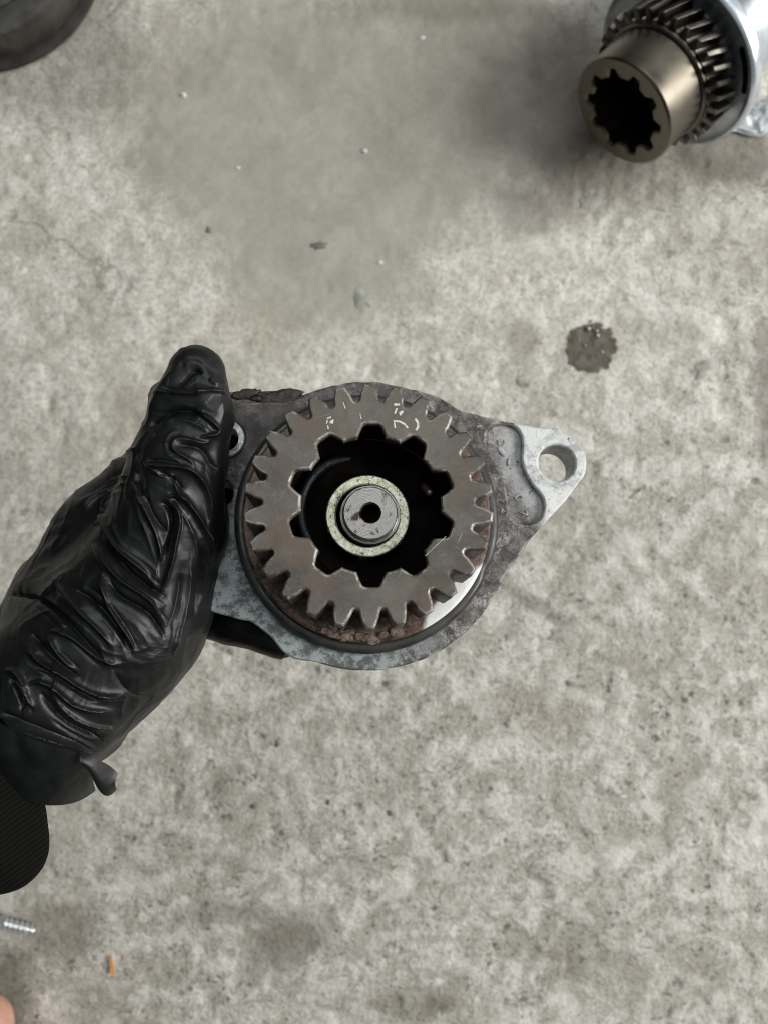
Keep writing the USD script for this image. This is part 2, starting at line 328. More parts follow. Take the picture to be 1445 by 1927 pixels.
# ------------------------------------------------------------------ looks of metal, rubber, cloth
def gear_look():
    g = G(); p = g.objpos()
    e, b = g.edge(0.0009, 0.006, 0.06)
    n1 = g.noise(p, 50.0, 6, 0.68, 0.3); n2 = g.noise(p, 420.0, 5, 0.75); n3 = g.noise(p, 1500.0, 3, 0.6)
    c = g.mix(g.mr(n1, 0.34, 0.66), (0.056, 0.046, 0.037), (0.128, 0.115, 0.099))
    c = g.mix(g.math('multiply', g.mr(n2, 0.55, 0.72), 0.35), c, (0.19, 0.182, 0.168))
    c = g.mix(g.math('multiply', g.mr(g.noise(p, 110.0, 5, 0.7), 0.60, 0.72), 0.4), c, (0.052, 0.050, 0.052))
    for rot, sc_ in ((0.5, 70.0), (-0.9, 55.0), (1.3, 90.0)):
        q = g.n('vector_rotate', 'vector', rotate_type='z_axis', vector=p, angle=rot)
        sn = g.noise(g.scalev(q, 1.0, 0.06, 1.0), sc_ * 14, 2, 0.5)
        c = g.mix(g.math('multiply', g.mr(sn, 0.69, 0.77), 0.45), c, (0.30, 0.285, 0.26))
    blot = g.math('multiply', g.mr(g.noise(p, 85.0, 6, 0.75, 0.4), 0.50, 0.62), 0.6)
    c = g.mix(blot, c, (0.100, 0.068, 0.045))
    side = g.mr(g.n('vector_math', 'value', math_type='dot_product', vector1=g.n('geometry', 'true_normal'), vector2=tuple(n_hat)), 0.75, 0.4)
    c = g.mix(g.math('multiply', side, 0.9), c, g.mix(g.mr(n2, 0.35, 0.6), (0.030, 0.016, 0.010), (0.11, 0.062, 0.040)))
    wear = g.math('multiply', e, g.mr(g.noise(p, 130.0, 5, 0.75), 0.47, 0.58))
    c = g.mix(g.math('multiply', wear, 0.75), c, (0.66, 0.64, 0.59))
    nb = g.n('bump', 'normal', height=g.math('add', n2, g.math('multiply', n3, 0.6)), strength=0.18, distance=0.0004, normal=b)
    return g.out('worn_gear_steel', g.n('principled_bsdf', 'BSDF', base_color=c, metallic=g.math('subtract', 0.45, g.math('multiply', side, 0.35)), roughness=g.mr(n1, 0.3, 0.7, 0.40, 0.55), normal=nb))

# pump pose: axis leans a little towards the top of the picture
n_hat = np.array([0.045, 0.20, 1.0]); n_hat /= np.linalg.norm(n_hat)
u_hat = np.cross([0, 1, 0], n_hat); u_hat /= np.linalg.norm(u_hat); v_hat = np.cross(n_hat, u_hat)
O = P(690, 990, 0.25)
Mp = np.eye(4); Mp[:3, 0], Mp[:3, 1], Mp[:3, 2], Mp[:3, 3] = u_hat, v_hat, n_hat, O
def L(px, py, h=0.0):
    """flange coordinates of the point of the plane h above the flange face seen at a pixel"""
    d = np.array([(px - 722.5) / 1445, -(py - 963.5) / 1445, -1.0]); C = np.array([0, 0, CAM_Z])
    t = ((O + h * n_hat - C) @ n_hat) / (d @ n_hat); q = C + t * d - O
    return np.array([q @ u_hat, q @ v_hat])
def Ls(pts, h=0.0): return np.array([L(x, y, h) for x, y in pts])

def flange_look(name='cast_aluminium', recess=False):
    g = G(); p = g.objpos()
    e, b = g.edge(0.0007, 0.008, 0.06)
    n1 = g.noise(p, 30.0, 5, 0.6, 0.2); n2 = g.noise(p, 170.0, 8, 0.78); n3 = g.noise(p, 1100.0, 4, 0.75)
    x = g.n('separate_xyz', 'x', vector=p); y = Ref(x.split('.')[0] + '.y')
    # grime sits everywhere but round the cleaned ear and, thinner, along the lower rim
    ear = L(1040, 875)
    ear = L(1058, 868)
    clean = g.ellipse(p, ear[0], ear[1], 0.0185, 0.030, -0.40, 0.20, g.math('add', g.math('multiply', n2, 0.75), g.math('multiply', n1, 0.25)), 0.45)
    lowl = g.mr(g.math('subtract', g.math('multiply', x, -0.75), y), 0.010, 0.045)
    grime = g.mix(g.mr(n2, 0.41, 0.60), (0.026, 0.021, 0.019), (0.150, 0.135, 0.126))
    scuff = g.math('multiply', g.mr(g.noise(p, 75.0, 8, 0.78), 0.53, 0.60), g.mr(n3, 0.40, 0.55))
    grime = g.mix(g.math('multiply', scuff, 0.75), grime, (0.36, 0.35, 0.335))
    grime = g.mix(g.math('multiply', g.mr(n3, 0.55, 0.7), 0.5), grime, (0.36, 0.35, 0.33))
    chalk = g.mix(g.mr(n2, 0.43, 0.56), (0.085, 0.090, 0.090), (0.30, 0.345, 0.345))
    c = g.mix(g.math('multiply', lowl, 0.85), grime, chalk)
    topl = g.mr(g.math('add', g.math('multiply', x, -0.4), y), 0.028, 0.045)
    c = g.mix(g.math('multiply', topl, 0.45), c, (0.075, 0.070, 0.070))
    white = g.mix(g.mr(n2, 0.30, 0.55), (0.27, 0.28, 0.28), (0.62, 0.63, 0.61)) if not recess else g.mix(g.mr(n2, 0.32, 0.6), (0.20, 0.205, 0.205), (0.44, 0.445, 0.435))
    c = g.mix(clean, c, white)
    patch = g.math('multiply', g.mr(g.noise(p, 120.0, 7, 0.75), 0.56, 0.60), 0.65)
    c = g.mix(patch, c, g.mix(clean, (0.05, 0.042, 0.038), (0.24, 0.25, 0.255)))
    c = g.mix(g.mr(g.noise(p, 520.0, 3, 0.6), 0.665, 0.69), c, (0.03, 0.035, 0.04))
    wear = g.math('multiply', e, g.mr(n2, 0.45, 0.6))
    c = g.mix(g.math('multiply', wear, 0.7), c, (0.58, 0.58, 0.56))
    nb = g.n('bump', 'normal', height=g.math('add', n2, g.math('multiply', n3, 0.5)), strength=0.6, distance=0.0008, normal=b)
    return g.out(name, g.n('principled_bsdf', 'BSDF', base_color=c, metallic=0.15, roughness=0.52, normal=nb))
def spigot_look():
    g = G(); p = g.objpos(); n2 = g.noise(p, 190.0, 5, 0.7, 0.4); n3 = g.noise(p, 700.0, 4, 0.7)
    c = g.mix(g.mr(n2, 0.35, 0.65), (0.035, 0.020, 0.015), (0.15, 0.095, 0.07))
    c = g.mix(g.math('multiply', g.mr(n3, 0.52, 0.66), 0.4), c, (0.34, 0.29, 0.25))
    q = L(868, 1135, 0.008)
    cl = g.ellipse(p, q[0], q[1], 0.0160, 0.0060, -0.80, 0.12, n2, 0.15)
    c = g.mix(cl, c, (0.74, 0.75, 0.73))  # bare aluminium crescent, with the light on it painted in as near white
    return g.out('rusty_spigot', g.n('principled_bsdf', 'BSDF', base_color=c, metallic=0.2, roughness=0.5, normal=g.n('bump', 'normal', height=n2, strength=0.5, distance=0.0008)))
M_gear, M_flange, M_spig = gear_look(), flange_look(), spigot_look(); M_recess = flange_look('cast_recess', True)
M_rubber = plain('black_rubber', (0.022, 0.022, 0.021), 0.45, bump=0.2, bscale=900, var=0.5, vscale=150, rvar=0.15)
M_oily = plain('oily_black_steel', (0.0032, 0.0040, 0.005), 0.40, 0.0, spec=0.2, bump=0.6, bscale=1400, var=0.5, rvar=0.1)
M_hole = plain('hole_shade', (0.005, 0.0042, 0.0038), 0.9, var=0.4, spec=0.0)  # near black without gloss: the shade deep in the holes, painted in
M_bush = plain('bushing_steel', (0.50, 0.54, 0.52), 0.38, 0.55, bump=0.4, bscale=700, var=0.3, vscale=350)
def nut_look():
    g = G(); p = g.objpos(); n = g.noise(p, 260.0, 5, 0.7, 0.8); n2 = g.noise(p, 900.0, 4, 0.7)
    c = g.mix(g.mr(n, 0.35, 0.7), (0.40, 0.41, 0.31), (0.30, 0.27, 0.17))
    c = g.mix(g.math('multiply', g.mr(n2, 0.50, 0.60), 0.55), c, (0.56, 0.59, 0.53))
    c = g.mix(g.mr(n2, 0.42, 0.34), c, (0.05, 0.05, 0.04))
    cr = g.n('voronoi_texture', 'distance', vector=g.n('vector_math', 'vector', math_type='add', vector1=p, vector2=g.scalev(g.n('noise_texture', 'color', vector=p, scale=500.0), .003, .003, .003)), scale=420.0, feature='distance_to_edge')
    c = g.mix(g.math('multiply', g.mr(cr, 0.05, 0.01), g.mr(n, 0.45, 0.55)), c, (0.03, 0.03, 0.02))
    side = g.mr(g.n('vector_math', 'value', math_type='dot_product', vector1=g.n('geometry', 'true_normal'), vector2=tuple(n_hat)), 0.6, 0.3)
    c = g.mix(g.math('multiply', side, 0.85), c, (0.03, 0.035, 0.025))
    return g.out('zinc_plated_nut', g.n('principled_bsdf', 'BSDF', base_color=c, metallic=0.5, roughness=0.42, normal=g.n('bump', 'normal', height=n2, strength=0.4, distance=0.0003)))
def turned_look():
    g = G(); p = g.objpos()
    r = g.n('vector_math', 'value', math_type='length', vector1=g.scalev(p, 1, 1, 0))
    w = g.math('sine', g.math('add', g.math('multiply', r, 15000.0), g.math('multiply', g.noise(p, 260.0, 4), 14.0)))
    n = g.noise(p, 320.0, 5, 0.7, 0.5)
    c = g.mix(g.mr(w, -1, 1), (0.165, 0.158, 0.148), (0.215, 0.206, 0.194))
    c = g.mix(g.mr(n, 0.56, 0.66), c, (0.05, 0.034, 0.024))
    q_ = L(676, 970, 0.0215); c = g.mix(g.ellipse(p, q_[0], q_[1], 0.0030, 0.0011, -0.5, 0.3, n, 0.6), c, (0.028, 0.017, 0.012))
    rn = g.noise(g.scalev(p, 1.0, 0.12, 1.0), 2600.0, 2); c = g.mix(g.math('multiply', g.mr(rn, 0.62, 0.72), 0.5), c, (0.30, 0.29, 0.27))
    return g.out('turned_steel', g.n('principled_bsdf', 'BSDF', base_color=c, metallic=0.7, roughness=0.33, normal=g.n('bump', 'normal', height=g.math('add', g.math('multiply', w, 0.5), n), strength=0.25, distance=0.00008)))
M_nut, M_turn = nut_look(), turned_look()
M_paint = plain('white_marking', (0.58, 0.56, 0.50), 0.7, var=0.3, vscale=900)
M_mark_dark = plain('cast_mark', (0.26, 0.27, 0.27), 0.55, 0.1, var=0.5, vscale=600)
M_grease = plain('caked_grease', (0.030, 0.021, 0.016), 0.5, bump=0.9, bscale=900, var=0.6, vscale=400)
M_flake = plain('rust_flake', (0.115, 0.082, 0.062), 0.75, bump=0.9, bscale=900, var=0.7, vscale=420)

# ------------------------------------------------------------------ the flanged gear unit in the hand
unit = thing('gear_unit', 'grease stained flanged drive unit with a large splined steel gear, in the gloved hand', 'gear unit', Mp)
def mid_r(px, top, bot, h):
    a_, b_ = L(px, top, h), L(px, bot, h); return (a_ + b_) / 2, np.linalg.norm(a_ - b_) / 2
fc, Rf = mid_r(690, 718, 1262, 0.0)
disc = sg.Polygon(circle(*fc, Rf, 160))
right = sg.Polygon(Ls([(700, 990), (780, 731), (828, 749), (865, 772), (950, 793), (1010, 803), (1052, 807), (1085, 838), (1090, 880), (1088, 912), (1058, 948), (1000, 1012), (962, 1068), (930, 1112), (880, 1185)]))
left = sg.Polygon(Ls([(690, 990), (640, 740), (590, 742), (560, 752), (520, 757), (440, 757), (345, 762), (338, 900), (350, 1000), (372, 1080), (388, 1148), (470, 1169), (508, 1198), (532, 1228), (552, 1240), (590, 1246), (640, 1200)]))
tip = sg.Point(*L(1046, 869)).buffer(0.01035, quad_segs=24)
face = union_all([disc, right, left, tip]).buffer(0.0010).buffer(-0.0010)
left_low = sg.Polygon(Ls([(690, 990), (640, 740), (583, 747), (560, 740), (520, 736), (440, 738), (345, 742), (342, 900), (388, 1140), (600, 1200)], -0.003))
lower = union_all([disc.buffer(-0.0003), right.buffer(-0.0003), left.buffer(-0.0003), tip.buffer(-0.0003), left_low])
ear_c, ear_r = L(1048, 870), 0.0063
lh_c, lh2_c = L(424, 826), L(412, 928)
holes = [circle(*ear_c, ear_r, 64), circle(*lh_c, 0.0066, 48), circle(*lh2_c, 0.0047, 40)]
kid = smooth_ring(Ls([(917, 813), (928, 800), (950, 796), (972, 804), (983, 829), (982, 862), (989, 888), (1005, 915), (1021, 935), (1024, 957), (1014, 979), (992, 987), (970, 982), (959, 970), (956, 951), (953, 924), (942, 888), (931, 862), (920, 846), (914, 830)]), 120)
ring = np.array(face.exterior.coords)[:-1]
def resample(r, step):
    ls = sg.LinearRing(r); n = int(ls.length / step); return np.array([ls.interpolate(i / n, normalized=True).coords[0] for i in range(n)])
ring = resample(orient(ring), 0.0012)
wob = (meshkit.fbm(np.c_[ring * 220, np.zeros(len(ring))], 3, 2) - 0.5) * 0.0007
ring = ring + inset(ring, 1.0) * 0 + (inset(ring, 1e-3) - ring) * (wob / 1e-3)[:, None]
fl = obj('flange', prism(ring, holes + [kid], -0.0024, 0.0, 0.0005), M_flange, unit)
low_ring = resample(orient(np.array(lower.exterior.coords)[:-1]), 0.0015)
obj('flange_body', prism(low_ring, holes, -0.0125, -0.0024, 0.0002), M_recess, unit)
# raised cast characters in the recess, reading down the ear
def glyph(txt, px, py, hgt, ang, look, parent, base, depth, name, bold=False, sx=1.0):
    t = meshkit.text_mesh(txt, hgt, depth, bold); t.apply_translation([-t.bounds[:, 0].mean(), -t.bounds[:, 1].mean(), 0]); t.apply_scale([sx, 1, 1])
    c = L(px, py, base); ca, sa = math.cos(ang), math.sin(ang)
    t.vertices[:, :2] = t.vertices[:, :2] @ np.array([[ca, sa], [-sa, ca]]) + c; t.vertices[:, 2] += base
    return obj(name, t, look, parent)
glyph('D', 943, 833, 0.0024, -1.45, M_mark_dark, fl, -0.0024, 0.0004, 'cast_letter')
glyph('0', 975, 937, 0.0024, -1.2, M_mark_dark, fl, -0.0024, 0.0004, 'cast_letter')
glyph('7', 984, 966, 0.0026, -1.5, M_mark_dark, fl, -0.0024, 0.0004, 'cast_letter')
for q, (px, py, rx, ry, a) in enumerate([(943, 850, 0.0010, 0.0020, 0.5), (956, 871, 0.0006, 0.0013, -0.2)]):
    b_ = trimesh.creation.icosphere(2); b_.apply_scale([rx, ry, 0.0005]); b_.apply_transform(trimesh.transformations.rotation_matrix(a, [0, 0, 1])); c = L(px, py, -0.0024); b_.apply_translation([*c, -0.0024])
    obj('casting_bump', b_, M_mark_dark, fl, smooth=True)
obj('motor_body', lathe([(0.0, -0.062), (0.033, -0.062), (0.036, -0.058), (0.036, -0.0125), (0.0, -0.0125)], 72), plain('dark_cast', (0.08, 0.08, 0.08), 0.55, 0.2, bump=0.4), unit, smooth=30)
obj('bushing', trimesh.Trimesh(*[x for x in (lambda t: (t.vertices + [*lh_c, 0], t.faces))(lathe([(0.0045, 0.0008), (0.0045, -0.011), (0.0065, -0.011), (0.0065, 0.0005), (0.0062, 0.0008)], 48))], process=False), M_bush, unit, smooth=30)
def placed(m, c): m.apply_translation([*c, 0]); return m
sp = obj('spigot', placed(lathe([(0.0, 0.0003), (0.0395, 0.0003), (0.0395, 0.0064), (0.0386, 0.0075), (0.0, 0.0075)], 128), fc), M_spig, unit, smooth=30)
# O ring, slightly uneven in its groove, with the nick on its right side
orr = torus(0.0405, 0.0021, 0.0021, 192, 20)
a = np.arctan2(orr.vertices[:, 1], orr.vertices[:, 0])
orr.vertices[:, :2] *= (1 + 0.006 * np.sin(3 * a + 0.5) - 0.018 * np.exp(-((a + 0.42) / 0.06) ** 2))[:, None]
orr = placed(orr, fc)
obj('rubber_ring', orr, M_rubber, unit, smooth=True)
# the gear
GH = 0.0285
gc, Rt = mid_r(695, 722, 1183, GH); Rr = Rt * 0.856
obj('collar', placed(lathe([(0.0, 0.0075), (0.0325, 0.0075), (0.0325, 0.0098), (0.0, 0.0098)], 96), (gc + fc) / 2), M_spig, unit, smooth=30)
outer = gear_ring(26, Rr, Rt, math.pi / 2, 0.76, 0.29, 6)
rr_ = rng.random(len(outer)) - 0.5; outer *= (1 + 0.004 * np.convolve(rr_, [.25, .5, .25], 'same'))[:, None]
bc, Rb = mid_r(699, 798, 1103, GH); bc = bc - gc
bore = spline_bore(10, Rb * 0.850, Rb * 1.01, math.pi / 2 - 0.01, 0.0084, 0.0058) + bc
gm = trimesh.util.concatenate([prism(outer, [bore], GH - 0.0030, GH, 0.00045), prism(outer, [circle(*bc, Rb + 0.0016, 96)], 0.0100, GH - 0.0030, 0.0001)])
gm.apply_translation([*gc, 0])
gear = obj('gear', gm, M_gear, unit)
lin_ = lathe([(Rb + 0.0009, 0.0104), (Rb + 0.0015, 0.0104), (Rb + 0.0015, GH - 0.0031), (Rb + 0.0009, GH - 0.0031)], 96); obj('shade_lining', placed(lin_, gc + bc), M_hole, gear, smooth=30)  # black tube added so the bore wall looks unlit
# worn white marks on the gear face
def stroke(pts, w):
    return np.array(sg.LineString(Ls(pts, GH)).buffer(w, quad_segs=3).exterior.coords)[:-1]
for pts_, w in [([(741, 791), (743, 804)], .00022), ([(742, 792), (752, 793), (761, 798), (766, 804)], .00030), ([(782, 789), (786, 796), (786, 804), (783, 808)], .00036),
                ([(743, 761), (750, 761)], .00035), ([(746, 769), (743, 777)], .00025), ([(752, 777), (757, 774), (753, 780)], .0003), ([(617, 787), (622, 785)], .00025), ([(616, 792), (615, 796)], .0002), ([(622, 793), (627, 790), (626, 796), (621, 795)], .0002), ([(617, 801), (618, 806)], .0002),
                ([(646, 757), (650, 768)], .00012), ([(678, 779), (680, 788)], .00012), ([(838, 1010), (800, 1046)], .00006)]:
    obj('mark', prism(stroke(pts_, w), [], GH - 0.0001, GH + 0.00006, 0.00002), M_paint, gear)
# inside the bore: dark hub, seal ring, nut and shaft end
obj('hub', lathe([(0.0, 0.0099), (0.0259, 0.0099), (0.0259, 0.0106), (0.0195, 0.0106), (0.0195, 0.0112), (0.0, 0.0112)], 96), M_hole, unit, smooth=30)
hc = L(700, 958, 0.016)
tr = torus(0.0178, 0.0017, 0.0128, 96, 14); ta = np.degrees(np.arctan2(tr.vertices[:, 1], tr.vertices[:, 0])) % 360
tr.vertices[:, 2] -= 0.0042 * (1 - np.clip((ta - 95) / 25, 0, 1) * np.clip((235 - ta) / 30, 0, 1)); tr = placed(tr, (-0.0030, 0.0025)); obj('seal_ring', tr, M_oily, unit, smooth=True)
pin = trimesh.creation.capsule(0.0030, 0.0012, count=[14, 14]); q = L(803, 922, 0.0175); pin.apply_transform(trimesh.transformations.rotation_matrix(0.9, [1, 0.5, 0])); pin.apply_translation([*q, 0.0175]); pin.apply_scale([1, 1, 1])
obj('locking_pin', pin, plain('pin_steel', (0.16, 0.12, 0.10), 0.35, 0.8, bump=0.7, bscale=900), unit, smooth=True)
nc = L(692, 970, 0.0185)
hexa = np.array([(0.0139 * math.cos(k * math.pi / 3 + 0.35), 0.0139 * math.sin(k * math.pi / 3 + 0.35)) for k in range(6)])
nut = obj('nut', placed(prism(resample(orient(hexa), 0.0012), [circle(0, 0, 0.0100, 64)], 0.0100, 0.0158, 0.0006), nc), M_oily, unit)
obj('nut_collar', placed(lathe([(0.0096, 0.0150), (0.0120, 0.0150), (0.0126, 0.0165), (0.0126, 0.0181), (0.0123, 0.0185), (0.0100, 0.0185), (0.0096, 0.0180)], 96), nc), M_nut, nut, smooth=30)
sc = L(697, 965, 0.0215)
sh = obj('shaft', placed(lathe([(0.0029, 0.0155), (0.0029, 0.0208), (0.0033, 0.0215), (0.0078, 0.0215), (0.0081, 0.0212), (0.0081, 0.0196), (0.0084, 0.0194), (0.0084, 0.0189), (0.0090, 0.0188), (0.0091, 0.0183), (0.0091, 0.0172), (0.0093, 0.0168), (0.0092, 0.0100), (0.0, 0.0100), (0.0, 0.0155)], 96), sc), M_turn, unit, smooth=30)
obj('centre_hole', placed(lathe([(0.0, 0.0156), (0.00285, 0.0156), (0.00285, 0.0205), (0.00275, 0.0205), (0.00265, 0.0160), (0.0, 0.0158)], 48), sc), M_hole, sh, smooth=30)
# caked grease along the step of the left ear
for k in range(14):
    px, py = rng.uniform(445, 545), rng.uniform(741, 756); s_ = rng.uniform(0.0010, 0.0022); c = L(px, py, -0.0024)
    b_ = trimesh.creation.icosphere(2); b_.vertices *= (0.8 + 0.4 * rng.random((len(b_.vertices), 1))); b_.apply_scale([s_ * 2.4, s_ * 0.8, s_ * 0.35]); b_.apply_transform(trimesh.transformations.rotation_matrix(rng.uniform(-.25, .25), [0, 0, 1])); b_.apply_translation([*c, -0.0022])
    obj('caked_grease', b_, M_grease, fl, smooth=True)
# rust flakes jammed between gear and ring at the lower edge
for k in range(26):
    t = math.radians(rng.uniform(-118, -70)) if k < 20 else math.radians(rng.uniform(-160, -118))
    r_ = rng.uniform(0.0360, 0.0388); s_ = rng.uniform(0.0007, 0.0014)
    b_ = trimesh.creation.icosphere(1); b_.vertices *= (0.75 + 0.5 * rng.random((len(b_.vertices), 1)))
    b_.apply_scale([s_ * 1.9, s_ * 0.9, s_ * 0.6]); b_.apply_transform(trimesh.transformations.rotation_matrix(t + math.pi / 2 + rng.uniform(-.3, .3), [0, 0, 1]))
    b_.apply_translation([fc[0] + r_ * math.cos(t), fc[1] + r_ * math.sin(t), 0.0076])
    obj('rust_flake', b_, M_flake, sp)

# ------------------------------------------------------------------ the person: gloved hand, sleeve, foot
def glove_look():
    g = G(); p = g.pos(); n = g.noise(p, 90.0, 4, 0.6); f = g.noise(p, 2200.0, 2, 0.6)
    c = g.mix(n, (0.0040, 0.0043, 0.0046), (0.0065, 0.0068, 0.0072))
    nb = g.n('bump', 'normal', height=g.math('add', g.math('multiply', g.noise(p, 260.0, 4, 0.6, 0.5), 1.0), g.math('multiply', f, 0.06)), strength=0.08, distance=0.0012)
    return g.out('black_nitrile', g.n('principled_bsdf', 'BSDF', base_color=c, roughness=g.mr(n, 0.3, 0.7, 0.38, 0.48), specular_ior_level=0.32, normal=nb))
M_glove = glove_look()
FOLDS = [  # polyline in pixels of the photograph, height in mm, widths (px) on its left and right side
    ([(303, 724), (346, 710), (369, 696), (380, 706)], -1.3, 9, 12), ([(283, 742), (328, 737), (362, 738), (385, 728)], 0.9, 8, 14), ([(360, 742), (385, 735), (425, 742)], 0.7, 5, 7), ([(392, 712), (408, 724), (425, 728)], 0.5, 6, 6),
    ([(279, 812), (293, 786), (321, 771), (350, 770), (375, 777)], -1.8, 10, 14), ([(368, 770), (393, 791), (408, 811), (394, 819), (372, 822)], 1.3, 6, 9), ([(300, 800), (335, 785), (370, 800), (395, 810)], 0.6, 12, 14),
    ([(392, 823), (346, 827), (329, 831), (326, 841), (342, 857), (361, 872), (363, 884)], 0.85, 6, 10), ([(333, 837), (364, 840), (391, 855), (402, 874), (414, 885)], -1.3, 8, 10),
    ([(262, 862), (288, 876), (321, 877), (357, 884), (378, 904), (389, 929), (393, 962), (399, 995)], 1.5, 7, 14), ([(275, 868), (312, 868), (345, 878)], -0.8, 6, 6),
    ([(297, 890), (326, 902), (345, 925)], -1.0, 8, 8), ([(288, 880), (302, 893), (330, 893)], 0.7, 6, 6),
    ([(310, 940), (322, 933), (341, 935), (356, 951), (374, 980), (390, 1017), (393, 1063)], 1.6, 6, 10), ([(330, 900), (335, 925), (352, 945)], 0.8, 6, 8),
    ([(312, 939), (330, 955), (336, 971), (333, 1005), (324, 1047), (310, 1092), (303, 1117)], 1.6, 6, 7), ([(303, 945), (324, 968), (321, 1003), (311, 1050)], -1.5, 7, 7),
    ([(264, 935), (282, 974), (296, 1010), (303, 1060)], 1.2, 6, 9), ([(272, 930), (292, 975), (316, 1003)], -0.9, 6, 8),
    ([(232, 925), (198, 950), (194, 975), (198, 995), (218, 1030), (260, 1067), (293, 1106)], 1.4, 7, 9), ([(192, 992), (214, 1044), (255, 1085), (287, 1107), (308, 1122)], -2.3, 10, 10),
    ([(174, 1020), (196, 1056), (230, 1095), (278, 1129), (298, 1156)], 1.5, 7, 12), ([(207, 1090), (225, 1120), (269, 1145), (298, 1172), (308, 1200)], -1.9, 9, 9),
    ([(193, 1080), (198, 1122), (218, 1165), (243, 1202), (252, 1225)], 1.4, 6, 10), ([(140, 1108), (180, 1136), (225, 1190), (247, 1228)], -1.8, 10, 10),
    ([(104, 1085), (130, 1130), (175, 1175), (215, 1222)], 1.0, 8, 12), ([(15, 1124), (66, 1122), (116, 1160), (166, 1216), (208, 1253)], -1.8, 9, 10),
    ([(92, 1189), (143, 1206), (186, 1239), (232, 1248)], 1.3, 6, 12), ([(92, 1196), (108, 1228), (140, 1262)], 1.0, 6, 8), ([(60, 1190), (100, 1240), (150, 1275)], -1.4, 9, 9),
    ([(53, 1213), (76, 1246), (110, 1266), (149, 1292), (186, 1306), (241, 1302)], 1.6, 6, 9), ([(75, 1258), (112, 1280), (150, 1305), (190, 1318)], -1.5, 7, 8), ([(7, 1262), (30, 1266), (50, 1299), (66, 1334)], 1.5, 6, 8),
    ([(18, 1276), (36, 1300), (40, 1340)], -1.4, 7, 7), ([(48, 1294), (72, 1284), (100, 1294), (133, 1322), (168, 1334), (220, 1336)], 1.2, 6, 9), ([(76, 1299), (110, 1349), (149, 1375), (199, 1392)], -1.6, 10, 10), ([(100, 1310), (140, 1350), (190, 1368), (235, 1365)], 1.0, 8, 10),
    ([(0, 1349), (50, 1375), (116, 1396), (182, 1427)], 1.9, 6, 8), ([(0, 1338), (50, 1362), (110, 1384), (175, 1412)], -1.0, 6, 8),
    ([(358, 1050), (352, 1120), (338, 1190), (322, 1240)], 0.9, 10, 14), ([(378, 1020), (376, 1110), (366, 1170)], -1.1, 8, 8), ([(340, 1075), (332, 1140), (318, 1180)], -0.8, 9, 9), ([(392, 975), (385, 1060), (382, 1140)], 0.7, 5, 6),
    ([(60, 1130), (98, 1108), (125, 1075)], 0.9, 7, 9), ([(160, 960), (180, 935), (215, 925)], 0.8, 7, 7), ([(175, 990), (200, 962)], -0.8, 7, 7), ([(212, 905), (240, 895)], 0.6, 5, 5), ([(208, 925), (238, 908)], 0.6, 5, 5), ([(206, 880), (225, 862), (262, 842)], 0.7, 6, 6),
    ([(255, 880), (258, 912), (270, 935)], -1.1, 7, 9), ([(248, 905), (262, 930), (266, 955)], 0.8, 5, 6), ([(100, 1240), (105, 1275), (96, 1310)], 0.6, 6, 6), ([(215, 1260), (240, 1300), (300, 1310)], -0.5, 12, 12)]
rf = np.random.default_rng(21)
for pl_, h_, a_, b_ in list(FOLDS):
    q_ = np.array(pl_, float)
    if len(q_) > 2 and abs(h_) > 0.7:
        d_ = np.gradient(q_, axis=0); d_ /= np.linalg.norm(d_, axis=1, keepdims=True); nn_ = np.stack([-d_[:, 1], d_[:, 0]], 1)
        for sgn in (rf.choice([-1, 1]),):
            off = sgn * rf.uniform(13, 22) + rf.uniform(-4, 4, len(q_)); FOLDS.append(((q_ + nn_ * off[:, None] + d_ * rf.uniform(-8, 8))[rf.integers(0, 2):], h_ * rf.uniform(0.10, 0.24), 5, 6))
def fold_height(uv):
    H = np.zeros(len(uv))
    for pl, h, wl, wr in FOLDS:
        pl = np.array(pl, float)
        if len(pl) > 2:
            tck, _ = splprep(pl.T, s=0, k=min(3, len(pl) - 1)); pl = np.array(splev(np.linspace(0, 1, 4 * len(pl)), tck)).T
        W = max(wl, wr) * 3.2
        sel = np.where((uv[:, 0] > pl[:, 0].min() - W) & (uv[:, 0] < pl[:, 0].max() + W) & (uv[:, 1] > pl[:, 1].min() - W) & (uv[:, 1] < pl[:, 1].max() + W))[0]
        if not len(sel): continue
        q = uv[sel]; best = np.full(len(q), 1e9); sd = np.zeros(len(q)); along = np.zeros(len(q))
        seg = np.linalg.norm(np.diff(pl, axis=0), axis=1); cum = np.r_[0, np.cumsum(seg)]
        for i in range(len(seg)):
            e = pl[i + 1] - pl[i]; t = np.clip(((q - pl[i]) @ e) / (e @ e), 0, 1); w = q - pl[i] - t[:, None] * e; d = np.hypot(w[:, 0], w[:, 1])
            b = d < best; best[b] = d[b]; sd[b] = (e[0] * w[b, 1] - e[1] * w[b, 0]); along[b] = (cum[i] + t[b] * seg[i]) / cum[-1]
        wd = np.where(sd > 0, wl, wr) * 0.58
        prof = (np.exp(-(np.sqrt(best ** 2 + 0.6) - 0.77) / wd) * 0.75 + 0.25 * np.exp(-(best / 3.0) ** 2) * np.sign(h) * np.sign(h))
        H[sel] += h * prof * np.clip(np.sin(np.pi * np.clip(along, 0.02, 0.98)) * 2.0, 0, 1) * (best < W)
    return H * 0.001
def c_(a, ra, b, rb, k=0.006): return (P(*a), ra, P(*b), rb, k)
